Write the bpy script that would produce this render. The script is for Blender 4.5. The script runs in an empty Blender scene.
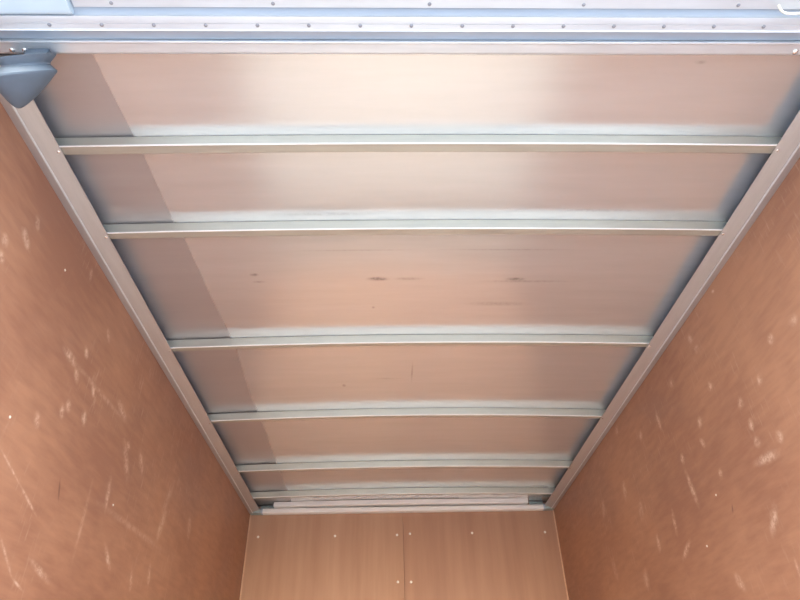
import bpy, bmesh, math, random
from mathutils import Vector, Matrix
random.seed(7)
S = bpy.context.scene
COL = S.collection
Z0 = 0.9                      # camera height above the load floor
HW = 1.025                    # half width between the plywood walls
YB, YF = 0.70, 4.138          # rear opening and front bulkhead

# ------------------------------------------------------------ camera, sky, sun, exposure
cam = bpy.data.cameras.new('camera'); cam_o = bpy.data.objects.new('camera', cam); COL.objects.link(cam_o)
r_ = Vector((0.99971, -0.01396, -0.01976)); f_ = Vector((0.02300, 0.80514, 0.59267))
u_ = r_.cross(f_)
M4 = Matrix.Identity(4)
for i in range(3):
    M4[i][0] = r_[i]; M4[i][1] = u_[i]; M4[i][2] = -f_[i]
M4[0][3], M4[1][3], M4[2][3] = -0.10136, 0.0, Z0
cam_o.matrix_world = M4
cam.sensor_width = 36.0; cam.lens = 604.57/800*36.0; cam.clip_start = 0.02
S.camera = cam_o

W = bpy.data.worlds.new('sky'); S.world = W; W.use_nodes = True
wn = W.node_tree.nodes; wl = W.node_tree.links
sky = wn.new('ShaderNodeTexSky'); sky.sky_type = 'NISHITA'; sky.sun_disc = False
sky.sun_elevation = math.radians(37); sky.sun_rotation = math.radians(180); sky.dust_density = 3.0; sky.air_density = 1.0
wl.new(sky.outputs[0], wn['Background'].inputs[0]); wn['Background'].inputs[1].default_value = 0.8

sun = bpy.data.lights.new('sun', 'SUN'); sun.energy = 4.0; sun.angle = math.radians(0.6); sun.color = (0.97, 0.98, 1.0)
sun_o = bpy.data.objects.new('sun', sun); COL.objects.link(sun_o)
sun_o.rotation_euler = Vector((0.0, 0.80, -0.60)).to_track_quat('-Z', 'Y').to_euler()
sun_o.location = (0, -6, 8)

vs = S.view_settings
vs.view_transform = 'Standard'; vs.look = 'None'; vs.gamma = 1.0; vs.use_curve_mapping = False
vs.exposure = 0.35

# ------------------------------------------------------------ material helpers
def new_mat(name, rough=0.5, metal=0.0, color=(0.5, 0.5, 0.5), spec=0.5):
    m = bpy.data.materials.new(name); m.use_nodes = True
    b = m.node_tree.nodes['Principled BSDF']
    b.inputs['Base Color'].default_value = (*color, 1); b.inputs['Roughness'].default_value = rough
    b.inputs['Metallic'].default_value = metal; b.inputs['Specular IOR Level'].default_value = spec
    return m, m.node_tree, b
def node(nt, kind, **kw):
    n = nt.nodes.new(kind)
    for k, v in kw.items(): setattr(n, k, v)
    return n
def coords(nt, scale=(1, 1, 1)):
    tc = node(nt, 'ShaderNodeTexCoord'); mp = node(nt, 'ShaderNodeMapping')
    mp.inputs['Scale'].default_value = scale
    nt.links.new(tc.outputs['Object'], mp.inputs['Vector']); return tc, mp
def noise(nt, vec, scale, detail=4, rough=0.55):
    n = node(nt, 'ShaderNodeTexNoise'); n.inputs['Scale'].default_value = scale
    n.inputs['Detail'].default_value = detail; n.inputs['Roughness'].default_value = rough
    nt.links.new(vec, n.inputs['Vector']); return n.outputs['Fac']
def maprange(nt, v, a, b, c, d, smooth=False):
    n = node(nt, 'ShaderNodeMapRange')
    if smooth: n.interpolation_type = 'SMOOTHSTEP'
    for i, t in enumerate((a, b, c, d)): n.inputs[i+1].default_value = t
    nt.links.new(v, n.inputs[0]); return n.outputs[0]
def mathn(nt, op, a, b):
    n = node(nt, 'ShaderNodeMath', operation=op)
    for i, t in enumerate((a, b)):
        if isinstance(t, (int, float)): n.inputs[i].default_value = t
        else: nt.links.new(t, n.inputs[i])
    return n.outputs[0]
def mix(nt, fac, a, b):
    n = node(nt, 'ShaderNodeMix', data_type='RGBA')
    if isinstance(fac, float): n.inputs[0].default_value = fac
    else: nt.links.new(fac, n.inputs[0])
    for i, t in ((6, a), (7, b)):
        if isinstance(t, tuple): n.inputs[i].default_value = (*t, 1)
        else: nt.links.new(t, n.inputs[i])
    return n.outputs[2]
def bump(nt, bs, h, strength, dist):
    n = node(nt, 'ShaderNodeBump'); n.inputs['Strength'].default_value = strength; n.inputs['Distance'].default_value = dist
    nt.links.new(h, n.inputs['Height']); nt.links.new(n.outputs[0], bs.inputs['Normal'])

def blotch(nt, vec, c, rot, sc, soft=0.25):
    """soft-edged ellipse mask with its own place on the surface"""
    mp = node(nt, 'ShaderNodeMapping', vector_type='TEXTURE')
    mp.inputs['Location'].default_value = c; mp.inputs['Rotation'].default_value = rot; mp.inputs['Scale'].default_value = sc
    nt.links.new(vec, mp.inputs['Vector'])
    ln = node(nt, 'ShaderNodeVectorMath', operation='LENGTH'); nt.links.new(mp.outputs[0], ln.inputs[0])
    return maprange(nt, ln.outputs['Value'], soft, 1.0, 1.0, 0.0, True)

# scuffs on the walls: (y, z, angle, half length, half width) in metres
LM = [(1.486,1.610,-0.95,0.024,0.018),(1.585,1.684,-0.95,0.023,0.018),(1.608,1.711,-0.77,0.021,0.018),(1.711,1.722,-0.95,0.027,0.020),(1.596,1.806,-0.81,0.027,0.017),(1.717,1.817,-0.78,0.026,0.016),(1.608,1.892,-0.77,0.023,0.016),(1.702,2.015,-0.76,0.025,0.014),(1.536,1.832,-0.06,0.053,0.019),(1.939,1.860,-0.28,0.057,0.020),(2.061,1.779,-0.68,0.022,0.016),(2.073,1.726,-0.77,0.094,0.026),(1.883,1.469,-1.51,0.126,0.014),(2.001,1.589,-1.33,0.064,0.018),(2.544,1.638,-1.86,0.090,0.032),(2.360,1.393,-1.25,0.036,0.02),(1.734,1.289,-0.21,0.075,0.013),(1.771,1.834,0.01,0.271,0.012),(2.287,1.552,0.03,0.368,0.015),(1.109,1.905,-0.95,0.019,0.017),(1.173,1.964,-0.46,0.034,0.017),(1.185,2.035,-0.80,0.022,0.014),(1.122,1.864,-0.79,0.018,0.015),(1.490,2.107,-1.27,0.026,0.013),(2.201,1.772,-0.77,0.056,0.022),(2.556,1.751,-1.95,0.110,0.030),(2.120,1.416,-0.60,0.057,0.017),(2.902,1.733,-1.22,0.061,0.036),(2.524,1.448,-1.24,0.041,0.022),(1.163,1.973,-0.78,0.019,0.013),(1.448,1.468,-0.34,0.075,0.005),(1.570,1.425,-0.34,0.066,0.006),(1.559,1.285,-0.59,0.071,0.006),(1.644,1.241,-0.25,0.038,0.005)]
RM = [(1.877,2.092,-0.92,0.017,0.024),(1.859,2.037,-1.24,0.017,0.024),(2.107,2.037,-0.92,0.022,0.032),(1.861,1.883,-0.92,0.020,0.020),(1.730,1.756,-1.10,0.022,0.020),(1.721,1.676,-1.27,0.021,0.018),(1.723,1.623,-1.30,0.019,0.022),(1.616,1.591,-1.08,0.020,0.021),(1.599,1.767,-0.73,0.019,0.018),(1.366,1.826,-1.29,0.018,0.025),(2.001,1.816,-1.09,0.027,0.020),(2.203,1.758,-1.13,0.024,0.022),(2.200,1.645,-1.70,0.079,0.020),(2.303,1.962,-1.54,0.046,0.020),(2.416,1.583,-1.38,0.052,0.018),(2.613,1.555,-1.35,0.039,0.022),(1.707,1.564,-3.02,0.074,0.020),(2.081,1.298,-2.11,0.035,0.022),(2.754,2.125,-1.19,0.030,0.028),(2.505,1.989,-1.16,0.028,0.028),(2.835,1.855,-1.33,0.052,0.032),(2.704,1.721,-1.17,0.048,0.030),(3.198,1.579,-1.81,0.056,0.035),(2.833,1.459,-1.31,0.046,0.038),(2.382,1.471,-0.43,0.062,0.016),(1.980,1.617,-1.16,0.019,0.016),(3.176,1.867,-1.06,0.056,0.032),(1.762,1.271,-1.45,0.026,0.009),(2.027,1.748,-2.13,0.024,0.016),(1.644,2.138,-2.99,0.013,0.009),(1.788,1.407,-0.78,0.053,0.022),(1.480,1.837,-1.12,0.018,0.019)]

WOOD_A, WOOD_B = (0.31, 0.150, 0.094), (0.43, 0.228, 0.138)
def wall_mat(name, marks, dark, X):
    m, nt, b = new_mat(name, rough=0.42, spec=0.4)
    tc, mp = coords(nt)
    vec = mp.outputs[0]
    _, mg = coords(nt, (6, 1.2, 6))
    big = noise(nt, vec, 1.6, 4); grain = noise(nt, mg.outputs[0], 7, 6)
    mot = mathn(nt, 'ADD', mathn(nt, 'MULTIPLY', big, 0.65), mathn(nt, 'MULTIPLY', grain, 0.35))
    base = mix(nt, maprange(nt, mot, 0.40, 0.62, 0, 1), WOOD_A, WOOD_B)
    _, ms = coords(nt, (1, 14, 2.2))                       # fine upright scrapes
    scr = mathn(nt, 'MULTIPLY', maprange(nt, noise(nt, ms.outputs[0], 6, 3, 0.6), 0.58, 0.72, 0, 0.6), maprange(nt, noise(nt, vec, 2.3, 2), 0.48, 0.62, 0, 1))
    base = mix(nt, scr, base, (0.50, 0.33, 0.24))
    ragged = maprange(nt, noise(nt, vec, 60, 5, 0.7), 0.40, 0.62, 0.12, 1)
    tot = None
    for (y, z, a, l, w) in marks:
        k = blotch(nt, vec, (X, y, z), (a, 0, 0), (1.0, l*1.25, w*1.1), 0.1)
        if l > 0.1: k = mathn(nt, 'MULTIPLY', k, 0.45)
        elif w > 0.022: k = mathn(nt, 'MULTIPLY', k, 0.7)
        tot = k if tot is None else mathn(nt, 'MAXIMUM', tot, k)
    fac = mathn(nt, 'MULTIPLY', mathn(nt, 'MULTIPLY', tot, ragged), 0.9)
    base = mix(nt, fac, base, (0.66, 0.47, 0.35))
    k = None
    for (y, z, a, l, w) in dark:
        t = blotch(nt, vec, (X, y, z), (a, 0, 0), (1.0, l, w), 0.2); k = t if k is None else mathn(nt, 'MAXIMUM', k, t)
    base = mix(nt, mathn(nt, 'MULTIPLY', k, 0.6), base, (0.13, 0.06, 0.05))
    nt.links.new(base, b.inputs['Base Color'])
    nt.links.new(maprange(nt, big, 0.3, 0.7, 0.36, 0.52), b.inputs['Roughness'])
    bump(nt, b, grain, 0.12, 0.002)
    return m
def ply_front(name, seed, a, b2, rough=0.5):
    m, nt, b = new_mat(name, rough=rough, spec=0.3)
    tc, mp = coords(nt, (5, 1, 0.35)); mp.inputs['Location'].default_value = (seed, 0, seed*0.3)
    g = noise(nt, mp.outputs[0], 3.2, 6, 0.6)
    wv = node(nt, 'ShaderNodeTexWave', wave_type='BANDS', bands_direction='X')
    wv.inputs['Scale'].default_value = 0.22; wv.inputs['Distortion'].default_value = 5; wv.inputs['Detail'].default_value = 3; wv.inputs['Detail Scale'].default_value = 0.8
    nt.links.new(mp.outputs[0], wv.inputs['Vector'])
    f = mathn(nt, 'ADD', mathn(nt, 'MULTIPLY', g, 0.88), mathn(nt, 'MULTIPLY', wv.outputs['Fac'], 0.12))
    nt.links.new(mix(nt, maprange(nt, f, 0.3, 0.7, 0, 1), a, b2), b.inputs['Base Color'])
    bump(nt, b, g, 0.08, 0.002)
    return m

def metal_mat(name, color, rough, metal=1.0, scale=(1, 1, 1), var=0.06, nscale=12, dirt=0.0):
    m, nt, b = new_mat(name, rough=rough, metal=metal, color=color)
    _, mp = coords(nt, scale)
    n = noise(nt, mp.outputs[0], nscale, 5, 0.6)
    lo = tuple(c*(1-var*2) for c in color); hi = tuple(min(1, c*(1+var)) for c in color)
    nt.links.new(mix(nt, maprange(nt, n, 0.3, 0.7, 0, 1), lo, hi), b.inputs['Base Color'])
    nt.links.new(maprange(nt, n, 0.3, 0.7, max(0.05, rough-0.06), rough+0.06), b.inputs['Roughness'])
    return m

def roof_mat(name, color, rough, stains):
    m, nt, b = new_mat(name, rough=rough, metal=0.68, color=color)
    tc, mp = coords(nt); vec = mp.outputs[0]
    _, ms = coords(nt, (1.0, 9, 1))
    n = noise(nt, ms.outputs[0], 3.0, 5, 0.6)
    base = mix(nt, maprange(nt, n, 0.3, 0.72, 0, 1), tuple(c*0.93 for c in color), color)
    rag = maprange(nt, noise(nt, vec, 60, 4, 0.7), 0.35, 0.6, 0.3, 1)
    for (x, y, lx, ly, s, c) in stains:
        k = blotch(nt, vec, (x, y, 2.23), (0, 0, 0), (lx, ly, 2.0), 0.05)
        base = mix(nt, mathn(nt, 'MULTIPLY', mathn(nt, 'MULTIPLY', k, rag), s), base, c)
    nt.links.new(base, b.inputs['Base Color'])
    nt.links.new(maprange(nt, n, 0.3, 0.7, rough-0.04, rough+0.05), b.inputs['Roughness'])
    return m

GREY = (0.20, 0.17, 0.17)
STAINS = [(-0.13, 1.683, 0.05, 0.016, 0.85, (0.10, 0.07, 0.09)), (-0.02, 1.683, 0.07, 0.012, 0.4, GREY), (0.36, 1.687, 0.05, 0.013, 0.7, GREY),
          (0.40, 1.70, 0.22, 0.010, 0.3, GREY), (-0.56, 1.65, 0.02, 0.012, 0.6, GREY), (-0.55, 1.69, 0.03, 0.008, 0.4, GREY),
          (0.012, 2.365, 0.006, 0.12, 0.5, GREY), (-0.298, 2.48, 0.012, 0.02, 0.6, GREY), (0.32, 1.84, 0.16, 0.02, 0.3, GREY),
          (-0.3, 1.36, 0.25, 0.012, 0.3, GREY), (0.55, 1.345, 0.2, 0.010, 0.3, GREY), (-0.2, 1.53, 0.28, 0.006, 0.25, GREY), (0.3, 1.53, 0.3, 0.006, 0.25, GREY),
          (0.672, 0.834, 0.02, 0.008, 0.4, GREY), (-0.15, 1.86, 0.008, 0.010, 0.6, GREY), (-0.1, 2.42, 0.1, 0.012, 0.25, GREY)]
M = {}
M['wall_l'] = wall_mat('coated_plywood_left', LM, [(1.70, 1.497, -1.1, 0.04, 0.007)], -HW)
M['wall_r'] = wall_mat('coated_plywood_right', RM, [(1.98, 1.50, -1.1, 0.02, 0.006)], HW)
M['ply_a'] = ply_front('plywood_bulkhead_pale', 1.7, (0.47, 0.275, 0.18), (0.57, 0.355, 0.235))
M['ply_b'] = ply_front('plywood_bulkhead_brown', 6.1, (0.43, 0.245, 0.165), (0.52, 0.31, 0.205))
M['roof'] = roof_mat('rolled_aluminium_sheet', (0.80, 0.80, 0.785), 0.21, STAINS)
M['roof_b'] = roof_mat('darker_aluminium_sheet', (0.58, 0.555, 0.55), 0.37, [])
M['bow'] = metal_mat('galvanised_steel', (0.60, 0.61, 0.53), 0.42, 0.6, (1, 8, 8), 0.05, 6)
M['rail'] = metal_mat('mill_aluminium', (0.52, 0.50, 0.49), 0.42, 0.6, (8, 1, 8), 0.05, 6)
M['bright'] = metal_mat('bright_aluminium', (0.74, 0.79, 0.81), 0.38, 0.55, (1, 8, 8), 0.04, 6)
M['lip'] = metal_mat('highlight_lip', (0.92, 0.91, 0.86), 0.4, 0.2, (1, 8, 8), 0.03, 6)
M['front_al'] = metal_mat('cream_painted_aluminium', (0.93, 0.91, 0.86), 0.45, 0.0, (1, 8, 8), 0.04, 6)
M['white_al'] = metal_mat('pale_anodised_aluminium', (0.65, 0.70, 0.73), 0.45, 0.45, (1, 8, 8), 0.04, 6)
M['header'] = metal_mat('shade_toned_header', (0.30, 0.36, 0.42), 0.6, 0.0, (1, 6, 6), 0.03, 5)  # darker blue-grey carries the shade of the cove beside the pale face
M['glare_end_block'] = metal_mat('glare_blue', (0.50, 0.62, 0.70), 0.5, 0.0, (1, 1, 1), 0.02, 5)  # pale blue stands in for lens glare in the top left corner
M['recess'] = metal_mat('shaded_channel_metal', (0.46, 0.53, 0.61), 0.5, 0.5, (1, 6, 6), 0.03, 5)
M['shade_tint'] = metal_mat('blue_grey_shade', (0.12, 0.21, 0.33), 0.6, 0.0, (1, 1, 1), 0.06, 10)
M['bracket'] = metal_mat('zinc_plated_bracket', (0.40, 0.48, 0.46), 0.55, 0.5, (1, 1, 1), 0.10, 40)
M['rivet'] = metal_mat('rivet_metal', (0.92, 0.91, 0.88), 0.22, 0.9, (1, 1, 1), 0.03, 30)
M['screw'] = metal_mat('pale_screw_head', (0.90, 0.84, 0.76), 0.35, 0.3, (1, 1, 1), 0.03, 30)
M['dark_screw'] = metal_mat('dull_screw_head', (0.30, 0.32, 0.35), 0.5, 0.5, (1, 1, 1), 0.05, 30)
M['rubber'] = metal_mat('hazed_rubber', (0.12, 0.165, 0.215), 0.6, 0.0, (1, 1, 1), 0.06, 18)  # blue-grey stands in for lens haze over dark rubber
M['cable'] = metal_mat('pale_plastic_sheath', (0.88, 0.90, 0.78), 0.3, 0.0, (1, 1, 1), 0.02, 20)
M['trim'] = metal_mat('raw_plywood_edge', (0.70, 0.46, 0.30), 0.6, 0.0, (1, 1, 4), 0.08, 30)
M['floor'] = ply_front('plywood_floor', 3.3, (0.37, 0.345, 0.31), (0.46, 0.43, 0.39), 0.8)
m, nt, b = new_mat('concrete_ground', rough=0.9)
_, mp = coords(nt); n = noise(nt, mp.outputs[0], 3, 8, 0.65)
nt.links.new(mix(nt, n, (0.37, 0.39, 0.41), (0.50, 0.53, 0.56)), b.inputs['Base Color']); M['ground'] = m
m, nt, b = new_mat('painted_van_skin', rough=0.3, color=(0.8, 0.8, 0.8))
_, mp = coords(nt); n = noise(nt, mp.outputs[0], 2, 4)
nt.links.new(mix(nt, n, (0.74, 0.75, 0.76), (0.82, 0.82, 0.82)), b.inputs['Base Color']); M['skin'] = m

# ------------------------------------------------------------ mesh helpers
def link(name, me, mat, parent=None, smooth=False):
    o = bpy.data.objects.new(name, me); COL.objects.link(o)
    if mat is not None and not me.materials: me.materials.append(mat)
    if smooth:
        for p in me.polygons: p.use_smooth = True
    if parent is not None: o.parent = parent
    return o
def empty(name, loc=(0, 0, 0)):
    o = bpy.data.objects.new(name, None); COL.objects.link(o); o.location = loc; o.empty_display_size = 0.05
    return o
def tag(o, label=None, cat=None, group=None, kind=None):
    if label: o['label'] = label
    if cat: o['category'] = cat
    if group: o['group'] = group
    if kind: o['kind'] = kind
    return o
def pd(name, v, f):
    me = bpy.data.meshes.new(name); me.from_pydata(v, [], f); me.update()
    bm = bmesh.new(); bm.from_mesh(me); bmesh.ops.recalc_face_normals(bm, faces=bm.faces); bm.to_mesh(me); bm.free()
    return me
def sharp(me, deg=35):
    for p in me.polygons: p.use_smooth = True
    bm = bmesh.new(); bm.from_mesh(me)
    for e in bm.edges:
        e.smooth = not (len(e.link_faces) != 2 or e.calc_face_angle(0) > math.radians(deg))
    bm.to_mesh(me); bm.free()
    return me
def round_poly(pts, rad, n=3):
    """round each corner of a closed 2D outline; rad is one radius or one per corner"""
    out = []; N = len(pts)
    for i in range(N):
        p = Vector(pts[i]); a = Vector(pts[i-1]) - p; c = Vector(pts[(i+1) % N]) - p
        r = rad[i] if isinstance(rad, (list, tuple)) else rad
        r = min(r, a.length*0.45, c.length*0.45)
        if r <= 0: out.append(tuple(p)); continue
        A = p + a.normalized()*r; B = p + c.normalized()*r
        for k in range(n+1):
            t = k/n; out.append(tuple((1-t)**2*A + 2*t*(1-t)*p + t*t*B))
    return out
def sweep(name, prof, rings, deg=35):
    """rings: functions mapping a 2D profile point to 3D; closed tube with end caps"""
    N = len(prof); v = []; f = []
    for fn in rings: v += [fn(p) for p in prof]
    for k in range(len(rings)-1):
        for i in range(N):
            j = (i+1) % N; f.append((k*N+i, k*N+j, (k+1)*N+j, (k+1)*N+i))
    f.append(tuple(range(N))); f.append(tuple((len(rings)-1)*N+i for i in range(N)))
    return sharp(pd(name, v, f), deg)
def box(name, x0, x1, y0, y1, z0, z1, bev=0.0):
    bm = bmesh.new(); bmesh.ops.create_cube(bm, size=1.0)
    for vv in bm.verts:
        vv.co = Vector(((x0+x1)/2+vv.co.x*(x1-x0), (y0+y1)/2+vv.co.y*(y1-y0), (z0+z1)/2+vv.co.z*(z1-z0)))
    if bev: bmesh.ops.bevel(bm, geom=bm.edges[:], offset=bev, segments=2, affect='EDGES', profile=0.5)
    me = bpy.data.meshes.new(name); bm.to_mesh(me); bm.free()
    return sharp(me, 40)
def lathe(name, prof, axis0, axis_dir, seg=20, lean=(0, 0, 0)):
    d = Vector(axis_dir).normalized(); q = Vector((0, 0, 1)).rotation_difference(d); o = Vector(axis0)
    v = []; f = []
    for (h, r) in prof:
        for k in range(seg):
            a = 2*math.pi*k/seg; v.append(tuple(o + h*Vector(lean) + q @ Vector((r*math.cos(a), r*math.sin(a), h))))
    for i in range(len(prof)-1):
        for k in range(seg):
            j = (k+1) % seg; f.append((i*seg+k, i*seg+j, (i+1)*seg+j, (i+1)*seg+k))
    f.append(tuple(range(seg))); f.append(tuple((len(prof)-1)*seg+k for k in range(seg)))
    return sharp(pd(name, v, f), 30)
def dome_mesh(name, r, h, axis):
    return lathe(name, [(-0.002, r), (h*0.35, r*0.97), (h*0.75, r*0.7), (h, r*0.25)], (0, 0, 0), axis, 10)
def dot(name, mesh, loc, parent):
    o = bpy.data.objects.new(name, mesh); COL.objects.link(o); o.parent = parent
    o.location = Vector(loc) - (parent.location if parent else Vector()); return o

def lerp_tab(tab, t):
    if t <= tab[0][0]: return tab[0][1]
    for (a, va), (b2, vb) in zip(tab, tab[1:]):
        if t <= b2: return va + (vb-va)*(t-a)/(b2-a)
    return tab[-1][1]
BOWS = [(1.0542, 0.0105), (1.3877, 0.0130), (2.0555, 0.0163), (2.7267, 0.0194), (3.3967, 0.0145), (3.8586, 0.0124)]
ZB = 1.2835 + Z0                # bow underside at its ends
BH, BW = 0.0385, 0.030          # bow depth and width
def camber(y): return lerp_tab([(0.78, 0.010)] + BOWS + [(4.17, 0.010)], y)
def arch(x, y): return camber(y)*(1-(x/0.97)**2)
def roof_z(x, y): return ZB + 0.0402 + arch(x, y)

# ------------------------------------------------------------ setting
g = link('ground', pd('ground', [(-30, -40, -Z0), (30, -40, -Z0), (30, 30, -Z0), (-30, 30, -Z0)], [(0, 1, 2, 3)]), M['ground']); tag(g, kind='structure')
fl = link('floor', box('floor', -HW-0.03, HW+0.03, YB-0.05, YF+0.03, -0.06, 0.0), M['floor']); tag(fl, kind='structure')
ZR = 1.2638 + Z0
wl_ = link('wall_left', box('wall_left', -HW-0.02, -HW, YB, YF+0.03, 0.0, ZR+0.056), M['wall_l']); tag(wl_, 'reddish brown scuffed plywood lining on the left side', kind='structure')
wr_ = link('wall_right', box('wall_right', HW, HW+0.02, YB, YF+0.03, 0.0, ZR+0.056), M['wall_r']); tag(wr_, 'reddish brown scuffed plywood lining on the right side', kind='structure')
wf = empty('wall_front', (0, YF, 0)); tag(wf, 'plywood bulkhead of two boards with pale screws', kind='structure')
p1 = link('plywood_panel', box('plywood_panel', -HW, -0.0012, 0, 0.018, 0.0, ZR+0.054, 0.0008), M['ply_a'], wf)
p2 = link('plywood_panel', box('plywood_panel_b', 0.0012, HW, 0.0005, 0.018, 0.0, ZR+0.054, 0.0008), M['ply_b'], wf)
bk = link('backing_board', box('backing_board', -HW, HW, 0.0182, 0.030, 0.0, ZR+0.056), M['ply_b'], wf)
scr = dome_mesh('screw', 0.0085, 0.003, (0, -1, 0)); scr.materials.append(M['screw'])
for (x, z) in [(-0.955, 1.120), (-0.450, 1.118), (-0.041, 1.118), (0.045, 1.124), (0.457, 1.123), (0.943, 1.121), (-0.040, 0.831), (0.043, 0.829),
               (-0.955, 0.54), (0.943, 0.54), (-0.040, 0.54), (0.043, 0.54)]:
    dot('screw', scr, (x, YF, z+Z0), wf)
scl = dome_mesh('rivet_side', 0.004, 0.002, (1, 0, 0)); scl.materials.append(M['screw'])
for (y, z) in [(1.376, 0.666), (2.060, 0.669), (1.364, 1.120)]: dot('rivet', scl, (-HW, y, z+Z0), wl_)
scr2 = dome_mesh('rivet_side_r', 0.004, 0.002, (-1, 0, 0)); scr2.materials.append(M['screw'])
for (y, z) in [(2.051, 0.669), (2.219, 0.544)]: dot('rivet', scr2, (HW, y, z+Z0), wr_)
t1 = link('trim_1', box('trim_1', -HW, -HW+0.007, YF-0.006, YF, 0.0, ZR, 0.001), M['trim']); tag(t1, 'thin pale edge strip in the left front corner', kind='structure')
t2 = link('trim_2', box('trim_2', HW-0.007, HW, YF-0.006, YF, 0.0, ZR, 0.001), M['trim']); tag(t2, 'thin pale edge strip in the right front corner', kind='structure')

# roof: two overlapping meshes following the camber of the bows, the left one darker
TONE_EDGE = [(0.70, -0.795), (0.871, -0.786), (1.116, -0.768), (1.377, -0.763), (1.455, -0.749), (1.854, -0.735), (2.139, -0.722), (2.557, -0.739), (2.84, -0.734), (3.333, -0.740), (4.14, -0.745)]
ys = sorted(set([0.70 + 0.04*i for i in range(86)] + [4.14, 4.166] + [t[0] for t in TONE_EDGE if 0.70 <= t[0] <= 4.14]))
def sag(x, y):
    """thin sheet hangs a few millimetres between bows and is creased across the second bay"""
    s = 0.0
    yy = [0.78] + [t[0] for t in BOWS] + [4.10]
    for a, b2 in zip(yy, yy[1:]):
        if a < y < b2:
            t = (y-a)/(b2-a); s = -0.0022*(b2-a)*4*t*(1-t)
    e = 1-min(abs(x)/1.0, 1.0)**6
    if 1.3877 < y < 2.0555:
        t = (y-1.3877)/(1.685-1.3877) if y < 1.685 else (2.0555-y)/(2.0555-1.685)
        s -= 0.004*t
    return s*max(e, 0)
def sheet(name, xa, xb, nx, dz, thick):
    v = []; f = []
    n = nx+1
    for y in ys:
        a = xa(y); b2 = xb(y)
        for i in range(n):
            x = a + (b2-a)*i/nx; v.append((x, y, roof_z(x, y)+sag(x, y)+dz))
    top = len(v); v += [(x, y, z+thick) for (x, y, z) in v]
    R = len(ys)
    for k in range(R-1):
        for i in range(nx):
            q = k*n+i; f.append((q, q+1, q+n+1, q+n)); f.append((top+q, top+q+n, top+q+n+1, top+q+1))
    for k in range(R-1):
        for i in (0, nx):
            q = k*n+i; f.append((q, q+n, top+q+n, top+q))
    for i in range(nx):
        for k in (0, R-1):
            q = k*n+i; f.append((q, q+1, top+q+1, top+q))
    return sharp(pd(name, v, f), 50)
cl = empty('ceiling', (0, 0, 0)); tag(cl, 'cambered aluminium roof skin, darker along the left side', kind='structure')
s1 = link('roof_sheet', sheet('roof_sheet', lambda y: lerp_tab(TONE_EDGE, y), lambda y: 1.03, 28, 0.0, 0.0012), M['roof'], cl)
s2 = link('roof_sheet', sheet('roof_sheet_side', lambda y: -1.03, lambda y: lerp_tab(TONE_EDGE, y)+0.04, 8, 0.0032, 0.0012), M['roof_b'], cl)
s2['label'] = 'narrow darker strip of roof along the left side'

osk = link('leak_cover', box('leak_cover', -1.06, 1.06, 0.62, 4.19, 2.262, 2.275, 0.003), M['skin'], cl)  # unseen cover and edge strips added to stop sun leaking through roof gaps
link('rear_leak_cover', box('rear_leak_cover', -1.06, 1.06, 0.60, 0.62, 2.222, 2.275, 0.002), M['skin'], cl)
link('front_leak_cover', box('front_leak_cover', -1.06, 1.06, 4.172, 4.19, 2.15, 2.262, 0.002), M['skin'], cl)
for s_ in (-1, 1): link('side_leak_cover', box('side_leak_cover', min(s_*1.048, s_*1.06), max(s_*1.048, s_*1.06), 0.62, 4.172, 2.15, 2.262, 0.002), M['skin'], cl)

# rear posts of the door opening, just outside the picture
for i, s in enumerate((-1, 1)):
    pts = round_poly([(s*1.06, 0.60), (s*0.985, 0.60), (s*0.985, 0.68), (s*1.025, 0.70), (s*1.06, 0.70)], 0.006)
    t = link('trim_%d' % (i+3), sweep('rear_post', pts, [lambda p: (p[0], p[1], -0.06), lambda p: (p[0], p[1], 2.30)]), M['skin'])
    tag(t, kind='structure')

# ------------------------------------------------------------ side roof rails
def roof_rail(s, label):
    t = empty('roof_rail', (s*HW, YB, ZR)); tag(t, label, 'rail', 'side roof rails')
    # profile in (distance from wall, height): foot on the wall, ridge, wide sloping face, inner lip
    pr = round_poly([(0.0, 0.0), (0.021, 0.0004), (0.0255, 0.0040), (0.068, 0.0165), (0.0695, 0.0192), (0.060, 0.0196), (0.004, 0.0196), (0.004, 0.055), (0.0, 0.055)], 0.0012, 2)
    y0, y1 = 0.79, YF-0.030
    link('rail_face', sweep('rail_face', pr, [lambda p, y=y: (-s*p[0], y-YB, p[1]) for y in (y0, y1)], 25), M['rail'], t)
    ln = [(0.0042, 0.0200), (0.058, 0.0200), (0.058, 0.0206), (0.0060, 0.0215), (0.0060, 0.0545), (0.0042, 0.0545)]  # unseen added strip; its blue tints the shaded band reflected above the rail
    link('shade_strip', sweep('shade_strip', ln, [lambda p, y=y: (-s*p[0], y-YB, p[1]) for y in (y0, y1)], 25), M['shade_tint'], t)
    bd = [(0.0232+0.0028*math.cos(a), 0.0012+0.0028*math.sin(a)) for a in [2*math.pi*k/10 for k in range(10)]]
    link('edge_bead', sweep('edge_bead', bd, [lambda p, y=y: (-s*p[0], y-YB, p[1]) for y in (y0, y1)], 60), M['bright'], t)
    return t
rl = roof_rail(-1, 'long aluminium roof rail along top of left plywood wall')
rr = roof_rail(1, 'long aluminium roof rail along top of right plywood wall')

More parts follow.
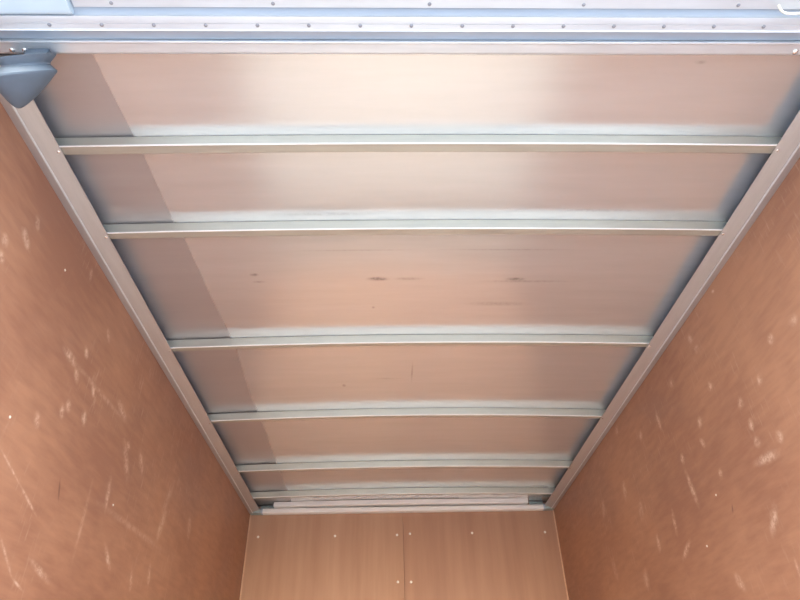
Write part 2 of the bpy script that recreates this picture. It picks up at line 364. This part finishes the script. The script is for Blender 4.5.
# ------------------------------------------------------------ roof bows
rvd = dome_mesh('rivet_down', 0.0062, 0.0035, (0, 0, -1)); rvd.materials.append(M['rivet'])
def roof_bow(k, label):
    by, ar = BOWS[k]
    t = empty('roof_bow', (0, by, ZB)); tag(t, label, 'beam', 'roof bows')
    def ring(x):
        zc = ar*(1-(x/0.97)**2)
        return lambda p: (x, p[0], p[1]+zc)
    prof = round_poly([(0, BH), (0, 0.004), (-0.0015, 0.0030), (-0.0015, -0.0005), (0.001, -0.001), (0.0045, 0.0022), (BW-0.003, 0.0022), (BW, 0.004), (BW, BH)], [0.001, 0.0008, 0.0006, 0.0010, 0.001, 0.001, 0.003, 0.003, 0.001], 2)
    xs = [-0.985+1.97*i/24 for i in range(25)]
    link('channel', sweep('channel', prof, [ring(x) for x in xs], 28), M['bow'], t)
    bead = [(-0.0010+0.0026*math.cos(a), 0.0012+0.0026*math.sin(a)) for a in [2*math.pi*i/8 for i in range(8)]]
    link('highlight_bead', sweep('highlight_bead', bead, [ring(x) for x in xs], 60), M['lip'], t)  # pale bead puts the bow's highlight line into the colour
    # upper fixing flange lying flat against the sheet on the far side
    fl_ = [(BW, BH-0.0025), (BW+0.014, BH-0.0025), (BW+0.014, BH-0.0005), (BW, BH-0.0005)]
    link('flange', sweep('flange', fl_, [ring(x) for x in xs], 28), M['bow'], t)
    for s in (-1, 1):
        xr = s*0.9655
        dot('rivet', rvd, (xr, by+0.012, ZB-0.0030), t)
    return t
BL = ['galvanised roof bow nearest the rear header, longest in view', 'second roof bow from the rear header, before the smudged roof sheet',
      'third roof bow from the rear, beyond the smudged roof sheet', 'fourth roof bow from the rear, halfway to the plywood bulkhead',
      'second roof bow from the plywood bulkhead', 'last roof bow, close above the front corner rail']
for k in range(6): roof_bow(k, BL[k])

# ------------------------------------------------------------ front rail above the bulkhead
fr = empty('front_rail', (0, YF, ZR)); tag(fr, 'pale extruded front rail between bulkhead top and last roof bow', 'rail')
def xsweep(name, prof, x0, x1, n, mat, parent, cam_=0.0, deg=28):
    xs = [x0+(x1-x0)*i/n for i in range(n+1)]
    return link(name, sweep(name, prof, [(lambda p, x=x: (x, p[0], p[1]+cam_*(1-(x/1.0)**2))) for x in xs], deg), mat, parent)
xsweep('upper_channel', round_poly([(-0.064, 0.0300), (-0.068, 0.0325), (-0.068, 0.045), (-0.066, 0.047), (-0.068, 0.049), (-0.068, 0.0595), (-0.001, 0.0595), (-0.001, 0.0300)], 0.0015, 2), -0.862, 0.845, 20, M['front_al'], fr, 0.0075)
xsweep('lower_lip', round_poly([(0, -0.004), (-0.040, -0.004), (-0.046, 0.002), (-0.046, 0.022), (-0.040, 0.029), (0, 0.029)], 0.004, 3), -0.938, 0.952, 4, M['front_al'], fr, 0.0)
for s in (-1, 1):
    a, b2 = (-1.018, -0.941) if s < 0 else (0.955, 1.018)
    cc = xsweep('corner_cap', round_poly([(0, -0.003), (-0.041, -0.003), (-0.047, 0.003), (-0.047, 0.020), (-0.041, 0.028), (0, 0.028)], 0.004, 3), a, b2, 1, M['bracket'], fr)
    xsweep('cap_band', round_poly([(0, -0.004), (-0.048, -0.004), (-0.050, 0.0), (-0.050, 0.022), (-0.046, 0.0295), (0, 0.0295)], 0.002, 2), (-0.946 if s < 0 else 0.949), (-0.936 if s < 0 else 0.959), 1, M['recess'], cc)
def corner_bracket(s, label):
    xm = s*0.91
    t = empty('corner_bracket', (xm, YF, ZR+0.03)); tag(t, label, 'bracket', 'front corner brackets')
    link('back_plate', box('back_plate', -0.045, 0.045, -0.012, -0.003, 0.0, 0.027, 0.001), M['bracket'], t)
    gm = pd('gusset', [(-0.040*s, -0.012, 0.0), (0.040*s, -0.012, 0.0), (0.040*s, -0.045, 0.0), (-0.010*s, -0.045, 0.0),
                       (-0.040*s, -0.012, 0.004), (0.040*s, -0.012, 0.004), (0.040*s, -0.045, 0.004), (-0.010*s, -0.045, 0.004)],
            [(0, 1, 2, 3), (4, 5, 6, 7), (0, 1, 5, 4), (1, 2, 6, 5), (2, 3, 7, 6), (3, 0, 4, 7)])
    link('gusset', gm, M['bracket'], t)
    link('side_web', pd('side_web', [(s*0.004, -0.012, 0.004), (s*0.004, -0.042, 0.004), (s*0.004, -0.012, 0.026), (s*0.008, -0.012, 0.004), (s*0.008, -0.042, 0.004), (s*0.008, -0.012, 0.026)],
                        [(0, 1, 2), (3, 4, 5), (0, 1, 4, 3), (1, 2, 5, 4), (2, 0, 3, 5)]), M['bracket'], t)
    for dx in (-0.022, 0.026):
        link('bolt', lathe('bolt', [(-0.001, 0.008), (0.004, 0.008), (0.006, 0.005)], (dx, -0.012, 0.014), (0, -1, 0), 6), M['bracket'], t)
    return t
corner_bracket(-1, 'grey-green metal bracket in gap at left end of front rail')
corner_bracket(1, 'grey-green metal bracket in gap at right end of front rail')

# ------------------------------------------------------------ rear header
# wide plain rail where the roof sheet starts
hd = empty('header_rail', (0, 0.76, 1.262+Z0)); tag(hd, 'wide plain aluminium header rail at the rear edge of roof', 'rail')
xsweep('rail_face', round_poly([(-0.0160, 0.0), (-0.0185, -0.003), (-0.0140, -0.0035), (-0.011, 0.0), (0.012, 0.0), (0.017, 0.004), (0.017, 0.074), (-0.0160, 0.072)], [0.0008, 0.001, 0.001, 0.001, 0.003, 0.002, 0, 0], 2), -1.03, 1.03, 12, M['bright'], hd)
for x in (-0.929, -0.901, 0.841): dot('rivet', rvd, (x, 0.766, 1.262+Z0), hd)
# screwed seal strip with a groove, and the shallow channel between it and the header rail
st = empty('seal_strip', (0, 0.696, 1.25+Z0)); tag(st, 'grooved aluminium strip with row of small screws', 'strip')
xsweep('strip_body', round_poly([(-0.016, 0.0), (-0.0006, 0.0), (0.0, 0.0015), (0.0006, 0.0), (0.013, 0.0), (0.0155, -0.0025), (0.0165, 0.001), (0.0165, 0.055), (-0.016, 0.055)], [0.001, 0, 0, 0, 0.001, 0.001, 0.001, 0, 0], 2), -1.03, 1.03, 12, M['white_al'], st)
xsweep('channel', round_poly([(0.0168, 0.016), (0.0470, 0.020), (0.0470, 0.060), (0.0168, 0.060)], 0.0006, 1), -1.03, 1.03, 2, M['recess'], st)
sdk = dome_mesh('screw_down', 0.0042, 0.0022, (0, 0, -1)); sdk.materials.append(M['dark_screw'])
for i in range(18): dot('screw', sdk, (-0.924+0.1102*i, 0.6995, 1.2495+Z0), st)
# rounded header tube of the door opening
ht = empty('header_tube', (0, 0.66, 1.25+Z0)); tag(ht, 'rounded header with shaded blue-grey cove at the very top edge of photo', 'header')
pr = [(-0.05, 0.012), (0.0065, 0.012)] + [(0.0065+0.0128*math.sin(a), 0.0005+0.0115*math.cos(a)) for a in [math.radians(d) for d in range(15, 91, 15)]] + [(0.0193, 0.07), (-0.05, 0.07)]
xsweep('header_body', pr, -1.03, 1.03, 12, M['header'], ht)
pr = round_poly([(-0.03, 0.0085), (0.0050, 0.0085), (0.0062, 0.0118), (-0.03, 0.0118)], 0.0006, 1)
xsweep('face_strip', pr, -0.75, 1.03, 12, M['white_al'], ht)
for x in (-0.998, -0.670, -0.334, -0.005, 0.323, 0.656, 0.99): dot('rivet', sdk, (x, 0.6565, 1.2585+Z0), ht)
xsweep('glare_end_block', round_poly([(-0.06, -0.003), (0.014, -0.003), (0.0195, 0.004), (0.0195, 0.07), (-0.06, 0.07)], 0.004, 2), -1.03, -0.755, 2, M['glare_end_block'], ht)
# short looped cable end
pts = [(0.735, 0.650, 1.2475), (0.741, 0.657, 1.2450), (0.748, 0.6625, 1.2440), (0.757, 0.666, 1.2438), (0.772, 0.667, 1.2438), (0.789, 0.666, 1.2440), (0.82, 0.663, 1.2445), (0.85, 0.660, 1.2465)]
cu = bpy.data.curves.new('cable', 'CURVE'); cu.dimensions = '3D'; cu.bevel_depth = 0.0026; cu.bevel_resolution = 2; cu.resolution_u = 4
sp = cu.splines.new('NURBS'); sp.points.add(len(pts)-1); sp.use_endpoint_u = True; sp.order_u = 3
for p, c in zip(sp.points, pts): p.co = (c[0], c[1], c[2]+Z0, 1)
tmp = bpy.data.objects.new('tmp_cable', cu); COL.objects.link(tmp)
dg = bpy.context.evaluated_depsgraph_get(); me = bpy.data.meshes.new_from_object(tmp.evaluated_get(dg)); bpy.data.objects.remove(tmp)
me.materials.clear()
tag(link('cable', me, M['cable'], None, True), 'short pale cable lying along header in top right corner', 'cable')

# ------------------------------------------------------------ rubber buffer by the left rear corner
bs = empty('rubber_buffer', (-0.8825, 0.762, 1.2262+Z0)); tag(bs, 'dark cone-shaped rubber buffer, tinted blue-grey by haze, under left end of header rail', 'buffer')
ax0 = Vector((0, 0, 0)); ad = Vector((0.10, 0.90, -0.58)); lean = (-0.46, 0, 0)
link('buffer_body', lathe('buffer_body', [(-0.004, 0.058), (0.0, 0.057), (0.013, 0.0485), (0.017, 0.049), (0.031, 0.0640), (0.038, 0.0630), (0.050, 0.056), (0.068, 0.044), (0.085, 0.029), (0.097, 0.017), (0.103, 0.009), (0.106, 0.003)], ax0, ad, 32, lean), M['rubber'], bs)
link('collar', lathe('collar', [(0.028, 0.0612), (0.0305, 0.0648), (0.0345, 0.0652), (0.040, 0.0622)], ax0, ad, 32, lean), M['rubber'], bs)
link('mount_plate', box('mount_plate', -0.008, 0.040, -0.004, 0.010, -0.004, 0.0312, 0.001), M['rubber'], bs)
